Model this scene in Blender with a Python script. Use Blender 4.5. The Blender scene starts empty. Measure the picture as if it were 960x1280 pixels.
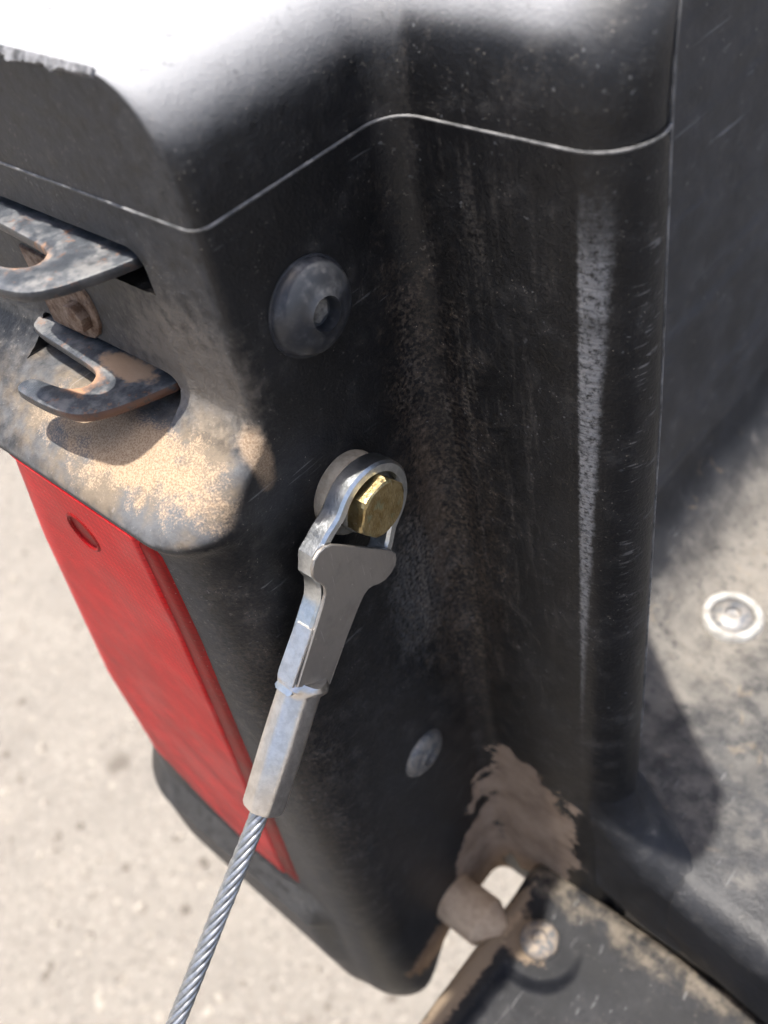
import bpy, bmesh, math, random
from math import sin, cos, pi, sqrt, radians
from mathutils import Vector, Matrix

# ------------------------------------------------------------------ camera
scene = bpy.context.scene
C = scene.collection
cam_d = bpy.data.cameras.new('camera')
cam = bpy.data.objects.new('camera', cam_d)
C.objects.link(cam)
RIGHT = Vector((0.746008, 0.648465, -0.151539))
DOWN = Vector((0.392586, -0.612062, -0.686481))
FWD = Vector((-0.537911, 0.452629, -0.711182))
m3 = Matrix((RIGHT, -DOWN, -FWD)).transposed()
cam.matrix_world = Matrix.Translation((0.11779, -0.12026, 0.07084)) @ m3.to_4x4()
cam_d.sensor_width = 36
cam_d.lens = 33.41
cam_d.clip_start = 0.005
cam_d.clip_end = 500
cam_d.dof.use_dof = True
cam_d.dof.focus_distance = 0.198
cam_d.dof.aperture_fstop = 15
scene.camera = cam

# ------------------------------------------------------------------ sky, sun, exposure
SUN_EL, SUN_AZ = 83.5, (-0.95, -0.28)          # azimuth as a horizontal direction towards the sun
world = bpy.data.worlds.new('World')
scene.world = world
world.use_nodes = True
wt = world.node_tree
sky = wt.nodes.new('ShaderNodeTexSky')
sky.sky_type = 'NISHITA'
sky.sun_disc = False
sky.sun_elevation = radians(SUN_EL)
sky.sun_rotation = math.atan2(SUN_AZ[0], SUN_AZ[1])
sky.dust_density = 4.0
sky.air_density = 0.8
sky.ozone_density = 0.4
wt.links.new(sky.outputs[0], wt.nodes['Background'].inputs[0])
wt.nodes['Background'].inputs[1].default_value = 0.13
sun_d = bpy.data.lights.new('sun', 'SUN')
sun_d.energy = 4.5
sun_d.angle = radians(1.0)
sun_d.color = (1.0, 0.955, 0.89)
sun = bpy.data.objects.new('sun', sun_d)
C.objects.link(sun)
ce = cos(radians(SUN_EL)) / sqrt(SUN_AZ[0] ** 2 + SUN_AZ[1] ** 2)
SUN_DIR = Vector((SUN_AZ[0] * ce, SUN_AZ[1] * ce, sin(radians(SUN_EL))))
sun.rotation_euler = SUN_DIR.to_track_quat('Z', 'Y').to_euler()
sun.location = SUN_DIR * 3
scene.view_settings.view_transform = 'Standard'
scene.view_settings.look = 'None'
scene.view_settings.gamma = 1
scene.view_settings.use_curve_mapping = False
scene.view_settings.exposure = 0.9
scene.render.engine = 'CYCLES'
scene.cycles.use_adaptive_sampling = True
scene.cycles.adaptive_threshold = 0.04
scene.cycles.adaptive_min_samples = 12
scene.cycles.use_denoising = True
scene.cycles.max_bounces = 4
scene.cycles.diffuse_bounces = 3
scene.cycles.glossy_bounces = 2
scene.cycles.transmission_bounces = 2
scene.cycles.caustics_reflective = False
scene.cycles.caustics_refractive = False

# ------------------------------------------------------------------ material helper
class M:
    def __init__(s, name):
        s.mat = bpy.data.materials.new(name)
        s.mat.use_nodes = True
        s.cache = {}
        s.t = s.mat.node_tree
        s.b = s.t.nodes['Principled BSDF']
        s.P = s.node('ShaderNodeTexCoord').outputs['Object']
        s.N = s.node('ShaderNodeNewGeometry').outputs['Normal']
    def node(s, ty, **kw):
        n = s.t.nodes.new(ty)
        for k, v in kw.items():
            setattr(n, k, v)
        return n
    def put(s, sock, v):
        if isinstance(v, bpy.types.NodeSocket):
            s.t.links.new(v, sock)
        elif v is not None:
            if isinstance(v, (tuple, list)) and len(v) == 3 and sock.type == 'RGBA':
                v = (*v, 1)
            sock.default_value = v
    def set(s, key, v):
        s.put(s.b.inputs[key], v)
    def math(s, op, a, b=None, c=None, clamp=False):
        n = s.node('ShaderNodeMath', operation=op, use_clamp=clamp)
        for i, v in enumerate((a, b, c)):
            if v is not None:
                s.put(n.inputs[i], v)
        return n.outputs[0]
    def mul(s, a, b): return s.math('MULTIPLY', a, b)
    def add(s, a, b): return s.math('ADD', a, b)
    def vec(s, op, a, b=None):
        n = s.node('ShaderNodeVectorMath', operation=op)
        s.put(n.inputs[0], a)
        if b is not None:
            s.put(n.inputs[1], b)
        return n.outputs['Value'] if op in ('LENGTH', 'DOT_PRODUCT', 'DISTANCE') else n.outputs[0]
    def noise(s, scale, detail=4, rough=0.6, vec=None, dist=0.0):
        key = (scale, detail, rough, dist)
        if vec is None and key in s.cache:
            return s.cache[key]
        n = s.node('ShaderNodeTexNoise')
        if vec is None:
            s.cache[key] = n.outputs[0]
        s.put(n.inputs['Vector'], vec if vec is not None else s.P)
        n.inputs['Scale'].default_value = scale
        n.inputs['Detail'].default_value = detail
        n.inputs['Roughness'].default_value = rough
        n.inputs['Distortion'].default_value = dist
        return n.outputs[0]
    def map(s, rot=(0, 0, 0), scale=(1, 1, 1), loc=(0, 0, 0)):
        n = s.node('ShaderNodeMapping')
        s.put(n.inputs['Vector'], s.P)
        n.inputs['Rotation'].default_value = rot
        n.inputs['Scale'].default_value = scale
        n.inputs['Location'].default_value = loc
        return n.outputs[0]
    def step(s, v, a, b, lo=0.0, hi=1.0):
        n = s.node('ShaderNodeMapRange', interpolation_type='SMOOTHSTEP')
        s.put(n.inputs[0], v)
        for i, x in enumerate((a, b, lo, hi)):
            n.inputs[i + 1].default_value = x
        return n.outputs[0]
    def mix(s, f, a, b):
        n = s.node('ShaderNodeMix', data_type='RGBA')
        s.put(n.inputs[0], f); s.put(n.inputs[6], a); s.put(n.inputs[7], b)
        return n.outputs[2]
    def fmix(s, f, a, b):
        n = s.node('ShaderNodeMix', data_type='FLOAT')
        s.put(n.inputs[0], f); s.put(n.inputs[2], a); s.put(n.inputs[3], b)
        return n.outputs[0]
    def xyz(s, v=None):
        n = s.node('ShaderNodeSeparateXYZ')
        s.put(n.inputs[0], v if v is not None else s.P)
        return n.outputs
    def blob(s, c, r, k=0.5, sharp=0.15, nscale=250, at=0.25, detail=4):
        nscale = 60 if nscale < 90 else (150 if nscale < 225 else 330)
        detail = 4
        """dirt patch: 1 inside an ellipsoid, its edge broken up by noise"""
        d = s.vec('LENGTH', s.vec('DIVIDE', s.vec('SUBTRACT', s.P, tuple(c)), tuple(r)))
        n = s.noise(nscale, detail, 0.65)
        v = s.add(s.math('SUBTRACT', 1.0, d), s.mul(s.math('SUBTRACT', n, 0.5), k * 2))
        return s.step(v, at - sharp, at + sharp)
    def voro(s, scale, feature='F1', vec=None, out='Distance', rnd=1.0):
        n = s.node('ShaderNodeTexVoronoi', feature=feature)
        s.put(n.inputs['Vector'], vec if vec is not None else s.P)
        n.inputs['Scale'].default_value = scale
        n.inputs['Randomness'].default_value = rnd
        return n.outputs[out]
    def bump(s, h, strength=0.3, dist=0.0005, prev=None):
        n = s.node('ShaderNodeBump')
        n.inputs['Strength'].default_value = strength
        n.inputs['Distance'].default_value = dist
        s.put(n.inputs['Height'], h)
        if prev is not None:
            s.put(n.inputs['Normal'], prev)
        return n.outputs[0]

SAND = (0.50, 0.36, 0.235)
BROWN = (0.24, 0.165, 0.11)

def plastic(name, extra=None, base=(0.0085, 0.0087, 0.0098), rough=0.42, film=0.16, spec=0.42, grain=0.30):
    m = M(name)
    big = m.noise(60, 4, 0.65)
    mid = m.noise(150, 4, 0.65)
    col = m.mix(m.step(big, 0.3, 0.75), tuple(x * 0.75 for x in base), tuple(x * 1.5 for x in base))
    r = m.fmix(big, rough - 0.06, rough + 0.10)
    # thin dusty film, denser where the cloud noise says so
    f = m.mul(m.mul(m.step(mid, 0.48, 0.75), m.step(big, 0.38, 0.66)), film)
    col = m.mix(f, col, (0.27, 0.255, 0.235))
    # specks
    sp = m.mul(m.step(m.voro(900), 0.16, 0.08), m.step(mid, 0.50, 0.62))
    col = m.mix(m.mul(sp, 0.55), col, (0.42, 0.37, 0.31))
    # short hair scratches
    sc1 = m.noise(1.0, 1, 0.5, m.map((0.3, 0.5, 0.9), (900, 60, 900)))
    scr = m.mul(m.step(sc1, 0.70, 0.76), m.step(big, 0.45, 0.58))
    col = m.mix(m.mul(scr, 0.35), col, (0.30, 0.30, 0.30))
    dirt = m.add(m.mul(f, 1.0), m.mul(sp, 0.5))
    if extra:
        for mask, c, op in extra(m):
            mm = m.mul(mask, op)
            col = m.mix(mm, col, c)
            dirt = m.math('MAXIMUM', dirt, mm)
    r = m.fmix(m.math('MINIMUM', dirt, 1.0), r, 0.9)
    m.set('Base Color', col)
    m.set('Roughness', r)
    m.set('Specular IOR Level', m.fmix(m.math('MINIMUM', dirt, 1.0), spec, 0.12))
    nb = m.bump(m.add(m.noise(1400, 1, 0.6), m.mul(m.noise(300, 1, 0.6), 1.2)), grain, 0.0004)
    m.set('Normal', nb)
    return m.mat

def post_extra(m):
    nz = m.xyz(m.N)[2]
    up = m.step(nz, 0.10, 0.45)
    x, y, z = m.xyz()
    fine = m.noise(900, 2, 0.7)
    mid = m.noise(330, 4, 0.65)
    out = []
    # sun glare on the crown of the rim, painted pale into the colour
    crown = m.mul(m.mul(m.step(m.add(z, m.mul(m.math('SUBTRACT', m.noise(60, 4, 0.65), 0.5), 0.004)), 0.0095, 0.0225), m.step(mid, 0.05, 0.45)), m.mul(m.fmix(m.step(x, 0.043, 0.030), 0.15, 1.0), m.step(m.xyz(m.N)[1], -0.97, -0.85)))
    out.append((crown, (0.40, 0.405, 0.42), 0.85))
    # grazing sun sheen and dust, painted grey over the faces that look rearwards
    rear = m.mul(m.step(m.xyz(m.N)[1], -0.75, -0.95), m.mul(m.step(y, -0.044, -0.0455), m.step(mid, 0.25, 0.60)))
    out.append((rear, (0.15, 0.15, 0.152), 0.34))
    # grey film over the recessed hook panel, grime in the inner corner
    out.append((m.blob((-0.016, -0.046, -0.034), (0.022, 0.006, 0.020), 0.6, 0.35, 260), (0.27, 0.235, 0.195), 0.45))
    grime = m.mul(m.blob((0.000, -0.004, -0.115), (0.022, 0.014, 0.110), 0.75, 0.3, 170), m.step(fine, 0.40, 0.62))
    out.append((grime, (0.19, 0.145, 0.11), 0.34))
    rim2 = m.mul(m.mul(m.blob((0.004, -0.008, -0.125), (0.016, 0.020, 0.075), 0.9, 0.2, 330, 0.42), m.step(m.noise(1.0, 3, 0.65, m.map((0, 0, 0), (260, 260, 60))), 0.40, 0.62)), m.step(fine, 0.30, 0.65))
    out.append((rim2, (0.22, 0.165, 0.115), 0.34))
    streaky = m.noise(1.0, 3, 0.65, m.map((0, 0, 0), (330, 330, 26)))
    out.append((m.mul(m.mul(m.step(streaky, 0.50, 0.68), m.blob((0.012, 0, -0.08), (0.034, 0.01, 0.12), 0.4, 0.4, 60)), m.step(fine, 0.35, 0.6)), (0.17, 0.15, 0.13), 0.32))
    # pale rubbed haze on the bolt face beside the keeper plate
    out.append((m.mul(m.blob((0, -0.016, -0.118), (0.006, 0.012, 0.030), 0.6, 0.4, 140), m.step(fine, 0.3, 0.7)), (0.36, 0.345, 0.33), 0.33))
    out.append((m.blob((0, -0.006, -0.10), (0.005, 0.005, 0.050), 0.9, 0.3, 300, 0.4), (0.20, 0.15, 0.11), 0.26))
    out.append((m.mul(m.blob((0, -0.034, -0.20), (0.006, 0.030, 0.10), 0.7, 0.5, 150), m.step(fine, 0.25, 0.70)), (0.22, 0.215, 0.21), 0.16))
    # brown dust on the rounded lamp housing
    out.append((m.mul(m.blob((-0.006, -0.062, -0.16), (0.013, 0.012, 0.11), 0.8, 0.5, 120), m.step(fine, 0.40, 0.6)), (0.18, 0.145, 0.115), 0.32))
    # long rubbed streak down the tailgate stop, ragged edges, thinning to dots
    jag = m.noise(1.0, 3, 0.7, m.map((0, 0, 0), (700, 700, 800)))
    rows = m.noise(1.0, 2, 0.6, m.map((0, 0, 0), (120, 120, 1500)))
    zz = m.node('ShaderNodeMapRange'); m.put(zz.inputs[0], z)
    zz.inputs[1].default_value = -0.17; zz.inputs[2].default_value = -0.012
    zz.inputs[3].default_value = 0.0003; zz.inputs[4].default_value = 0.0030
    xl = m.math('SUBTRACT', m.add(x, m.add(m.mul(m.math('SUBTRACT', jag, 0.5), 0.0020), m.mul(m.math('SUBTRACT', mid, 0.5), 0.0012))), 0.0388)
    wid = m.math('ADD', m.mul(zz.outputs[0], 2.0), m.add(m.mul(m.math('SUBTRACT', jag, 0.5), 0.0040), m.mul(m.math('SUBTRACT', mid, 0.5), 0.0030)))
    st = m.mul(m.step(xl, -0.0003, 0.0007), m.step(m.math('SUBTRACT', wid, xl), -0.0006, 0.0012))
    st = m.mul(st, m.mul(m.step(m.add(z, m.mul(m.math('SUBTRACT', mid, 0.5), 0.02)), -0.004, -0.028), m.step(y, 0.004, 0.002)))
    st = m.mul(st, m.mul(m.mul(m.step(rows, 0.05, 0.60), m.step(fine, 0.25, 0.58)), m.mul(m.step(z, -0.225, -0.07), m.step(m.noise(1.0, 2, 0.5, m.map((0, 0, 0), (1, 1, 75))), 0.15, 0.50))))
    out.append((st, (0.33, 0.325, 0.32), 1.0))
    out.append((m.mul(m.step(fine, 0.62, 0.74), m.step(mid, 0.42, 0.60)), (0.30, 0.27, 0.23), 0.30))
    # diagonal nicks by the rounded edge
    nk = m.noise(1.0, 1, 0.6, m.map((0, 0.55, 0), (150, 150, 900)))
    nk = m.mul(m.step(nk, 0.60, 0.70), m.mul(m.step(x, 0.0465, 0.0490), m.mul(m.step(z, -0.012, -0.02), m.step(z, -0.16, -0.05))))
    out.append((m.mul(nk, m.step(m.noise(150, 4, 0.65), 0.42, 0.58)), (0.30, 0.29, 0.28), 0.6))
    # caked brown mud in the bottom of the inner corner and round the hinge pin
    mudc = m.mix(m.step(m.noise(60, 4, 0.65), 0.34, 0.66), (0.28, 0.20, 0.142), (0.44, 0.325, 0.235))
    mud = m.math('MAXIMUM', m.blob((0.018, 0.0, -0.255), (0.026, 0.03, 0.066), 0.60, 0.10, 60, 0.30), m.blob((0.0, -0.012, -0.290), (0.012, 0.020, 0.042), 0.60, 0.10, 60, 0.30))
    mud = m.step(m.add(mud, m.mul(m.math('SUBTRACT', mid, 0.5), 0.5)), 0.25, 0.75)
    out.append((mud, mudc, 0.93))
    out.append((m.blob((0, -0.026, -0.312), (0.012, 0.042, 0.019), 0.35, 0.08, 320), mudc, 0.92))
    # sand lying on the ledge
    g = m.noise(2600, 1, 0.5)
    lay = m.blob((-0.028, -0.0585, -0.0520), (0.038, 0.0112, 0.020), 0.70, 0.40, 150, 0.34)
    lay = m.step(m.add(lay, m.mul(m.math('SUBTRACT', g, 0.5), 0.9)), 0.20, 0.85)
    sandc = m.mix(m.step(g, 0.3, 0.7), (0.30, 0.205, 0.13), (0.46, 0.345, 0.235))
    out.append((m.mul(up, m.blob((-0.028, -0.059, -0.053), (0.060, 0.020, 0.022), 0.5, 0.4, 240, 0.2)), m.mix(m.step(m.noise(60, 4, 0.65), 0.40, 0.62), (0.24, 0.245, 0.255), (0.36, 0.285, 0.205)), 0.50))
    out.append((m.mul(lay, up), sandc, 0.92))
    out.append((m.blob((-0.0015, -0.0478, -0.0465), (0.0045, 0.0035, 0.0095), 0.40, 0.3, 350), sandc, 0.75))
    return out

def tailgate_extra(m):
    x, y, z = m.xyz()[0], m.xyz()[1], m.xyz()[2]
    out = [(m.mul(m.step(m.noise(60, 5, 0.65), 0.42, 0.68), m.step(m.noise(900, 3, 0.7), 0.3, 0.6)), (0.20, 0.19, 0.18), 0.06)]
    out.append((m.blob((0.0225, -0.045, -0.29), (0.0055, 0.05, 0.03), 0.55, 0.12, 330), (0.32, 0.24, 0.165), 0.62))
    out.append((m.mul(m.blob((0.060, -0.001, -0.289), (0.075, 0.011, 0.02), 0.6, 0.35, 200), m.step(m.noise(150, 4, 0.65), 0.35, 0.65)), (0.30, 0.25, 0.19), 0.42))
    out.append((m.blob((0.032, -0.026, -0.287), (0.012, 0.010, 0.012), 0.6, 0.15, 350), (0.36, 0.265, 0.18), 0.5))
    return out

def wall_extra(m):
    out = []
    # the same painted sun glare along the top of the wall
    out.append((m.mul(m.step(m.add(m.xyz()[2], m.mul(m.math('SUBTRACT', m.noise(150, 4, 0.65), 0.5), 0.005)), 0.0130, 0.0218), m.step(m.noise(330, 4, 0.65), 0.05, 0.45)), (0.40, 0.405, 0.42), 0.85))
    s1 = m.noise(1.0, 2, 0.5, m.map((0.95, 0, 0), (40, 22, 520)))
    out.append((m.mul(m.step(s1, 0.68, 0.76), m.step(m.noise(22, 2, 0.5), 0.45, 0.6)), (0.30, 0.30, 0.30), 0.55))
    s2 = m.noise(1.0, 3, 0.6, m.map((0.75, 0, 0), (30, 14, 160)))
    out.append((m.step(s2, 0.50, 0.75), (0.10, 0.10, 0.105), 0.55))
    out.append((m.step(m.voro(150), 0.10, 0.06), (0.36, 0.34, 0.30), 0.45))
    return out

def floor_extra(m):
    x, y = m.xyz()[0], m.xyz()[1]
    a = m.step(m.noise(28, 4, 0.68), 0.30, 0.56)
    b = m.step(m.noise(150, 4, 0.65), 0.34, 0.60)
    clean = m.step(m.add(y, m.mul(m.math('SUBTRACT', a, 0.5), 0.03)), 0.022, 0.050)
    sparse = m.step(m.noise(60, 4, 0.65), 0.56, 0.66)
    wall = m.mul(m.step(m.add(x, m.mul(m.math('SUBTRACT', m.noise(60, 4, 0.65), 0.5), 0.02)), 0.000, 0.034), m.step(m.xyz(m.N)[2], 0.3, 0.8))
    out = [(m.mul(m.mul(m.mul(a, b), m.math('MAXIMUM', clean, sparse)), wall), m.mix(m.noise(60, 4, 0.65), (0.105, 0.100, 0.094), (0.19, 0.18, 0.165)), 0.80)]
    out.append((m.mul(m.mul(m.blob((0.02, 0.135, -0.235), (0.05, 0.10, 0.05), 0.6, 0.4, 60), wall), m.step(m.noise(400, 2, 0.7), 0.2, 0.5)), (0.27, 0.243, 0.207), 0.62))
    out.append((m.mul(m.step(m.noise(120, 4, 0.6, None, 1.0), 0.63, 0.70), m.step(y, 0.0, 0.04)), (0.30, 0.23, 0.15), 0.22))
    return out

MAT = {}
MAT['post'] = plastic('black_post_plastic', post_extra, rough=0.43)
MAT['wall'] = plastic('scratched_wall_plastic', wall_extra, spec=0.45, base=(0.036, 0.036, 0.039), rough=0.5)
MAT['floor'] = plastic('dusty_floor_plastic', floor_extra, base=(0.019, 0.0195, 0.022), rough=0.5, grain=0.5)
MAT['sill'] = plastic('sill_plastic', None, film=0.03, spec=0.2)
MAT['tailgate'] = plastic('tailgate_plastic', tailgate_extra, base=(0.0095, 0.0100, 0.0120), rough=0.58, film=0.05, spec=0.20)

def simple(name, col, rough=0.5, metal=0.0, n=None, col2=None, scale=200, bump=0.15, bscale=900, lo=0.35, hi=0.65, **kw):
    m = M(name)
    c = col
    if col2 is not None:
        c = m.mix(m.step(m.noise(scale, 6, 0.68), lo, hi), col, col2)
    m.set('Base Color', c)
    m.set('Metallic', metal)
    m.set('Roughness', m.fmix(m.noise(scale * 1.7, 4, 0.6), rough - 0.07, rough + 0.10))
    m.set('Normal', m.bump(m.noise(bscale, 4, 0.6), bump, 0.0003))
    for k, v in kw.items():
        m.set(k, v)
    return m.mat

MAT['seam'] = simple('worn_seam_plastic', (0.06, 0.06, 0.06), 0.5, col2=(0.26, 0.255, 0.25), scale=160)
MAT['flash'] = simple('torn_plastic', (0.05, 0.05, 0.05), 0.5, col2=(0.30, 0.30, 0.31), scale=300)
MAT['zinc'] = simple('zinc_plated_steel', (0.62, 0.65, 0.66), 0.30, 1.0, col2=(0.80, 0.82, 0.83), scale=420, bump=0.25, bscale=1100)
MAT['ferrule'] = simple('swaged_aluminium', (0.66, 0.63, 0.60), 0.30, 1.0, col2=(0.84, 0.81, 0.78), scale=300, bump=0.3, bscale=1500)
MAT['rope'] = simple('galvanised_wire', (0.42, 0.43, 0.44), 0.42, 1.0, col2=(0.60, 0.61, 0.62), scale=500, bump=0.25)
MAT['rope_core'] = simple('dark_wire_core', (0.12, 0.12, 0.12), 0.6, 0.8)
MAT['washer'] = simple('tan_nylon_washer', (0.30, 0.26, 0.20), 0.6, 0.0, col2=(0.44, 0.39, 0.31), scale=350)
MAT['pin'] = simple('mud_caked_pin', (0.40, 0.30, 0.21), 0.9, 0.0, col2=(0.52, 0.40, 0.285), scale=200, bump=0.35, bscale=700)

def keeper_mat():
    m = M('brushed_keeper_steel')
    g = m.noise(1.0, 3, 0.6, m.map((0.82, 0, 0), (500, 1600, 60)))
    col = m.mix(g, (0.42, 0.385, 0.35), (0.50, 0.465, 0.425))
    smudge = m.step(m.noise(120, 4, 0.65), 0.42, 0.70)
    col = m.mix(m.mul(smudge, 0.35), col, (0.27, 0.235, 0.20))
    scr = m.step(m.noise(1.0, 1, 0.5, m.map((-0.5, 0, 0), (400, 2400, 120))), 0.70, 0.75)
    col = m.mix(m.mul(scr, 0.5), col, (0.75, 0.73, 0.70))
    col = m.mix(m.step(m.voro(420), 0.10, 0.05), col, (0.70, 0.66, 0.60))
    m.set('Base Color', col)
    m.set('Metallic', 0.85)
    m.set('Roughness', m.add(m.fmix(g, 0.36, 0.48), m.mul(smudge, 0.12)))
    m.set('Normal', m.bump(g, 0.05, 0.0002))
    return m.mat
MAT['keeper'] = keeper_mat()

def gold_mat():
    m = M('yellow_chromate_bolt')
    n1 = m.noise(380, 5, 0.7)
    s1 = m.noise(1.0, 3, 0.6, m.map((0.6, 0, 0), (700, 2600, 240)))
    col = m.mix(m.step(n1, 0.35, 0.65), (0.38, 0.275, 0.12), (0.58, 0.47, 0.26))
    col = m.mix(m.step(m.noise(260, 3, 0.6), 0.55, 0.7), col, (0.42, 0.44, 0.28))
    col = m.mix(m.mul(m.step(s1, 0.60, 0.72), 0.6), col, (0.80, 0.76, 0.62))
    m.set('Base Color', col)
    m.set('Metallic', 1.0)
    m.set('Roughness', m.fmix(n1, 0.26, 0.48))
    m.set('Normal', m.bump(m.add(m.noise(900, 3, 0.7), m.mul(s1, 0.9)), 0.28, 0.0004))
    return m.mat
MAT['gold'] = gold_mat()

def hook_mat():
    m = M('painted_rusty_hook')
    n1 = m.noise(240, 6, 0.7)
    col = m.mix(m.step(n1, 0.35, 0.65), (0.040, 0.045, 0.053), (0.085, 0.093, 0.105))
    dust = m.mul(m.step(m.noise(120, 4, 0.7), 0.45, 0.68), 0.38)
    col = m.mix(dust, col, (0.34, 0.32, 0.29))
    col = m.mix(m.mul(m.step(m.noise(330, 3, 0.7), 0.56, 0.68), 0.55), col, (0.24, 0.115, 0.055))
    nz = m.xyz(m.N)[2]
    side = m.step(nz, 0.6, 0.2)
    x, y = m.xyz()[0], m.xyz()[1]
    # rust in the throat of the hook and on the rubbed outer edge; sand against the panel
    throat = m.math('MAXIMUM', m.blob((-0.0455, -0.0555, -0.041), (0.0080, 0.0058, 0.006), 0.55, 0.25, 400, 0.32),
                    m.blob((-0.0435, -0.0555, -0.0125), (0.0080, 0.0058, 0.006), 0.55, 0.25, 400, 0.32))
    sandm = m.blob((-0.0385, -0.0475, -0.040), (0.0115, 0.0042, 0.006), 0.5, 0.15, 350, 0.25)
    edge = m.mul(m.mul(side, m.step(m.xyz()[2], -0.025, -0.03)), m.mul(m.step(x, -0.045, -0.036), m.step(m.noise(500, 4, 0.7), 0.30, 0.5)))
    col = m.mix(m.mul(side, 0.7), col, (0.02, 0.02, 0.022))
    col = m.mix(m.mul(edge, 0.8), col, (0.13, 0.055, 0.03))
    col = m.mix(m.mul(throat, 0.85), col, m.mix(n1, (0.40, 0.18, 0.08), (0.46, 0.30, 0.19)))
    col = m.mix(m.mul(sandm, 0.9), col, (0.50, 0.33, 0.205))
    m.set('Base Color', col)
    m.set('Roughness', m.fmix(m.math('MAXIMUM', throat, dust), 0.38, 0.8))
    m.set('Normal', m.bump(m.noise(500, 5, 0.7), 0.35, 0.0005))
    return m.mat
MAT['hook'] = hook_mat()
MAT['rust'] = simple('rusty_steel', (0.10, 0.055, 0.033), 0.7, 0.2, col2=(0.25, 0.185, 0.14), scale=420, bump=0.3, bscale=900)
MAT['button'] = simple('painted_button_bolt', (0.030, 0.032, 0.037), 0.36, 0.0, col2=(0.13, 0.13, 0.135), scale=260, bump=0.2, bscale=700, lo=0.46, hi=0.80)
MAT['dusty_steel'] = simple('dusty_bolt_steel', (0.15, 0.16, 0.175), 0.5, 0.5, col2=(0.34, 0.31, 0.275), scale=360, bump=0.4, bscale=700)
MAT['ring'] = simple('pale_floor_washer', (0.27, 0.255, 0.23), 0.6, 0.0, col2=(0.50, 0.49, 0.46), scale=230)
MAT['dirty_bolt'] = simple('dirty_bolt', (0.10, 0.10, 0.105), 0.7, 0.0, col2=(0.28, 0.225, 0.17), scale=380, bump=0.5, bscale=700)
MAT['socket'] = simple('dirt_filled_socket', (0.06, 0.055, 0.05), 0.7, col2=(0.30, 0.28, 0.25), scale=380)

def lens_mat(name, a, b, frost):
    m = M(name)
    x, y, z = m.xyz()[0], m.xyz()[1], m.xyz()[2]
    # fine prism grid moulded in the lens
    cell = 0.0021
    gx = m.math('ABSOLUTE', m.math('SUBTRACT', m.math('FRACT', m.math('DIVIDE', x, cell)), 0.5))
    gz = m.math('ABSOLUTE', m.math('SUBTRACT', m.math('FRACT', m.math('DIVIDE', z, cell)), 0.5))
    prism = m.math('MAXIMUM', gx, gz)
    n1 = m.noise(70, 5, 0.65)
    col = m.mix(m.step(n1, 0.35, 0.7), a, b)
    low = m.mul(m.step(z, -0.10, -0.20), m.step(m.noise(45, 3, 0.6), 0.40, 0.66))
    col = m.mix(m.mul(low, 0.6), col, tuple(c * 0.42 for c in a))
    col = m.mix(m.mul(m.step(prism, 0.36, 0.5), 0.40), col, tuple(c * 0.45 for c in a))
    col = m.mix(m.mul(m.step(m.noise(40, 4, 0.6), 0.40, 0.70), frost), col, (0.55, 0.40, 0.36))
    sp = m.step(m.voro(700), 0.14, 0.07)
    col = m.mix(m.mul(sp, 0.25), col, (0.6, 0.5, 0.45))
    m.set('Base Color', col)
    m.set('Roughness', m.fmix(n1, 0.40, 0.55))
    m.set('Specular IOR Level', 0.16)
    m.set('Normal', m.bump(prism, 0.12, 0.0004))
    return m.mat
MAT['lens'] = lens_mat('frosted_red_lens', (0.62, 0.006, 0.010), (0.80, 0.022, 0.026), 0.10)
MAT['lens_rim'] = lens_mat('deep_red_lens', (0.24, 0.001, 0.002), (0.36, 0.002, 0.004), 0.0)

STAIN = (-0.6755, 0.0144, -0.98)     # old oil spot
def ground_mat():
    m = M('gravelly_concrete')
    a = m.noise(9, 6, 0.65)
    b = m.noise(110, 5, 0.7)
    col = m.mix(a, (0.17, 0.155, 0.137), (0.29, 0.262, 0.226))
    v = m.node('ShaderNodeTexVoronoi'); m.put(v.inputs['Vector'], m.P); v.inputs['Scale'].default_value = 150
    hsv = m.xyz(v.outputs['Color'])[0]
    col = m.mix(m.mul(m.step(v.outputs['Distance'], 0.55, 0.25), 0.6), col, m.mix(hsv, (0.10, 0.088, 0.078), (0.36, 0.33, 0.29)))
    col = m.mix(m.mul(m.step(b, 0.5, 0.7), 0.5), col, (0.18, 0.15, 0.125))
    col = m.mix(m.mul(m.blob(STAIN, (0.022, 0.018, 0.02), 0.5, 0.4, 60), 0.6), col, (0.07, 0.055, 0.043))
    m.set('Base Color', col)
    m.set('Roughness', 0.9)
    m.set('Normal', m.bump(m.add(m.mul(v.outputs['Distance'], -0.6), b), 0.6, 0.006))
    return m.mat
MAT['ground'] = ground_mat()

def stone_mat():
    m = M('ground_stones')
    h = m.xyz(m.voro(60, 'F1', None, 'Color'))[0]
    m.set('Base Color', m.mix(m.step(h, 0.1, 0.9), (0.13, 0.112, 0.095), (0.34, 0.308, 0.265)))
    m.set('Roughness', 0.85)
    return m.mat
MAT['stone'] = stone_mat()

# ------------------------------------------------------------------ object helpers
def tag(o, label=None, cat=None, group=None, kind=None):
    for k, v in (('label', label), ('category', cat), ('group', group), ('kind', kind)):
        if v:
            o[k] = v
    return o

def empty(name, loc=(0, 0, 0)):
    o = bpy.data.objects.new(name, None)
    o.empty_display_size = 0.02
    o.location = loc
    C.objects.link(o)
    return o

def obj(name, verts, faces, mat, parent=None, smooth=True, angle=40):
    me = bpy.data.meshes.new(name)
    me.from_pydata([tuple(v) for v in verts], [], faces)
    me.validate()
    bm = bmesh.new(); bm.from_mesh(me)
    bmesh.ops.recalc_face_normals(bm, faces=bm.faces)
    bm.to_mesh(me); bm.free()
    return link(name, me, mat, parent, smooth, angle)

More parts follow.
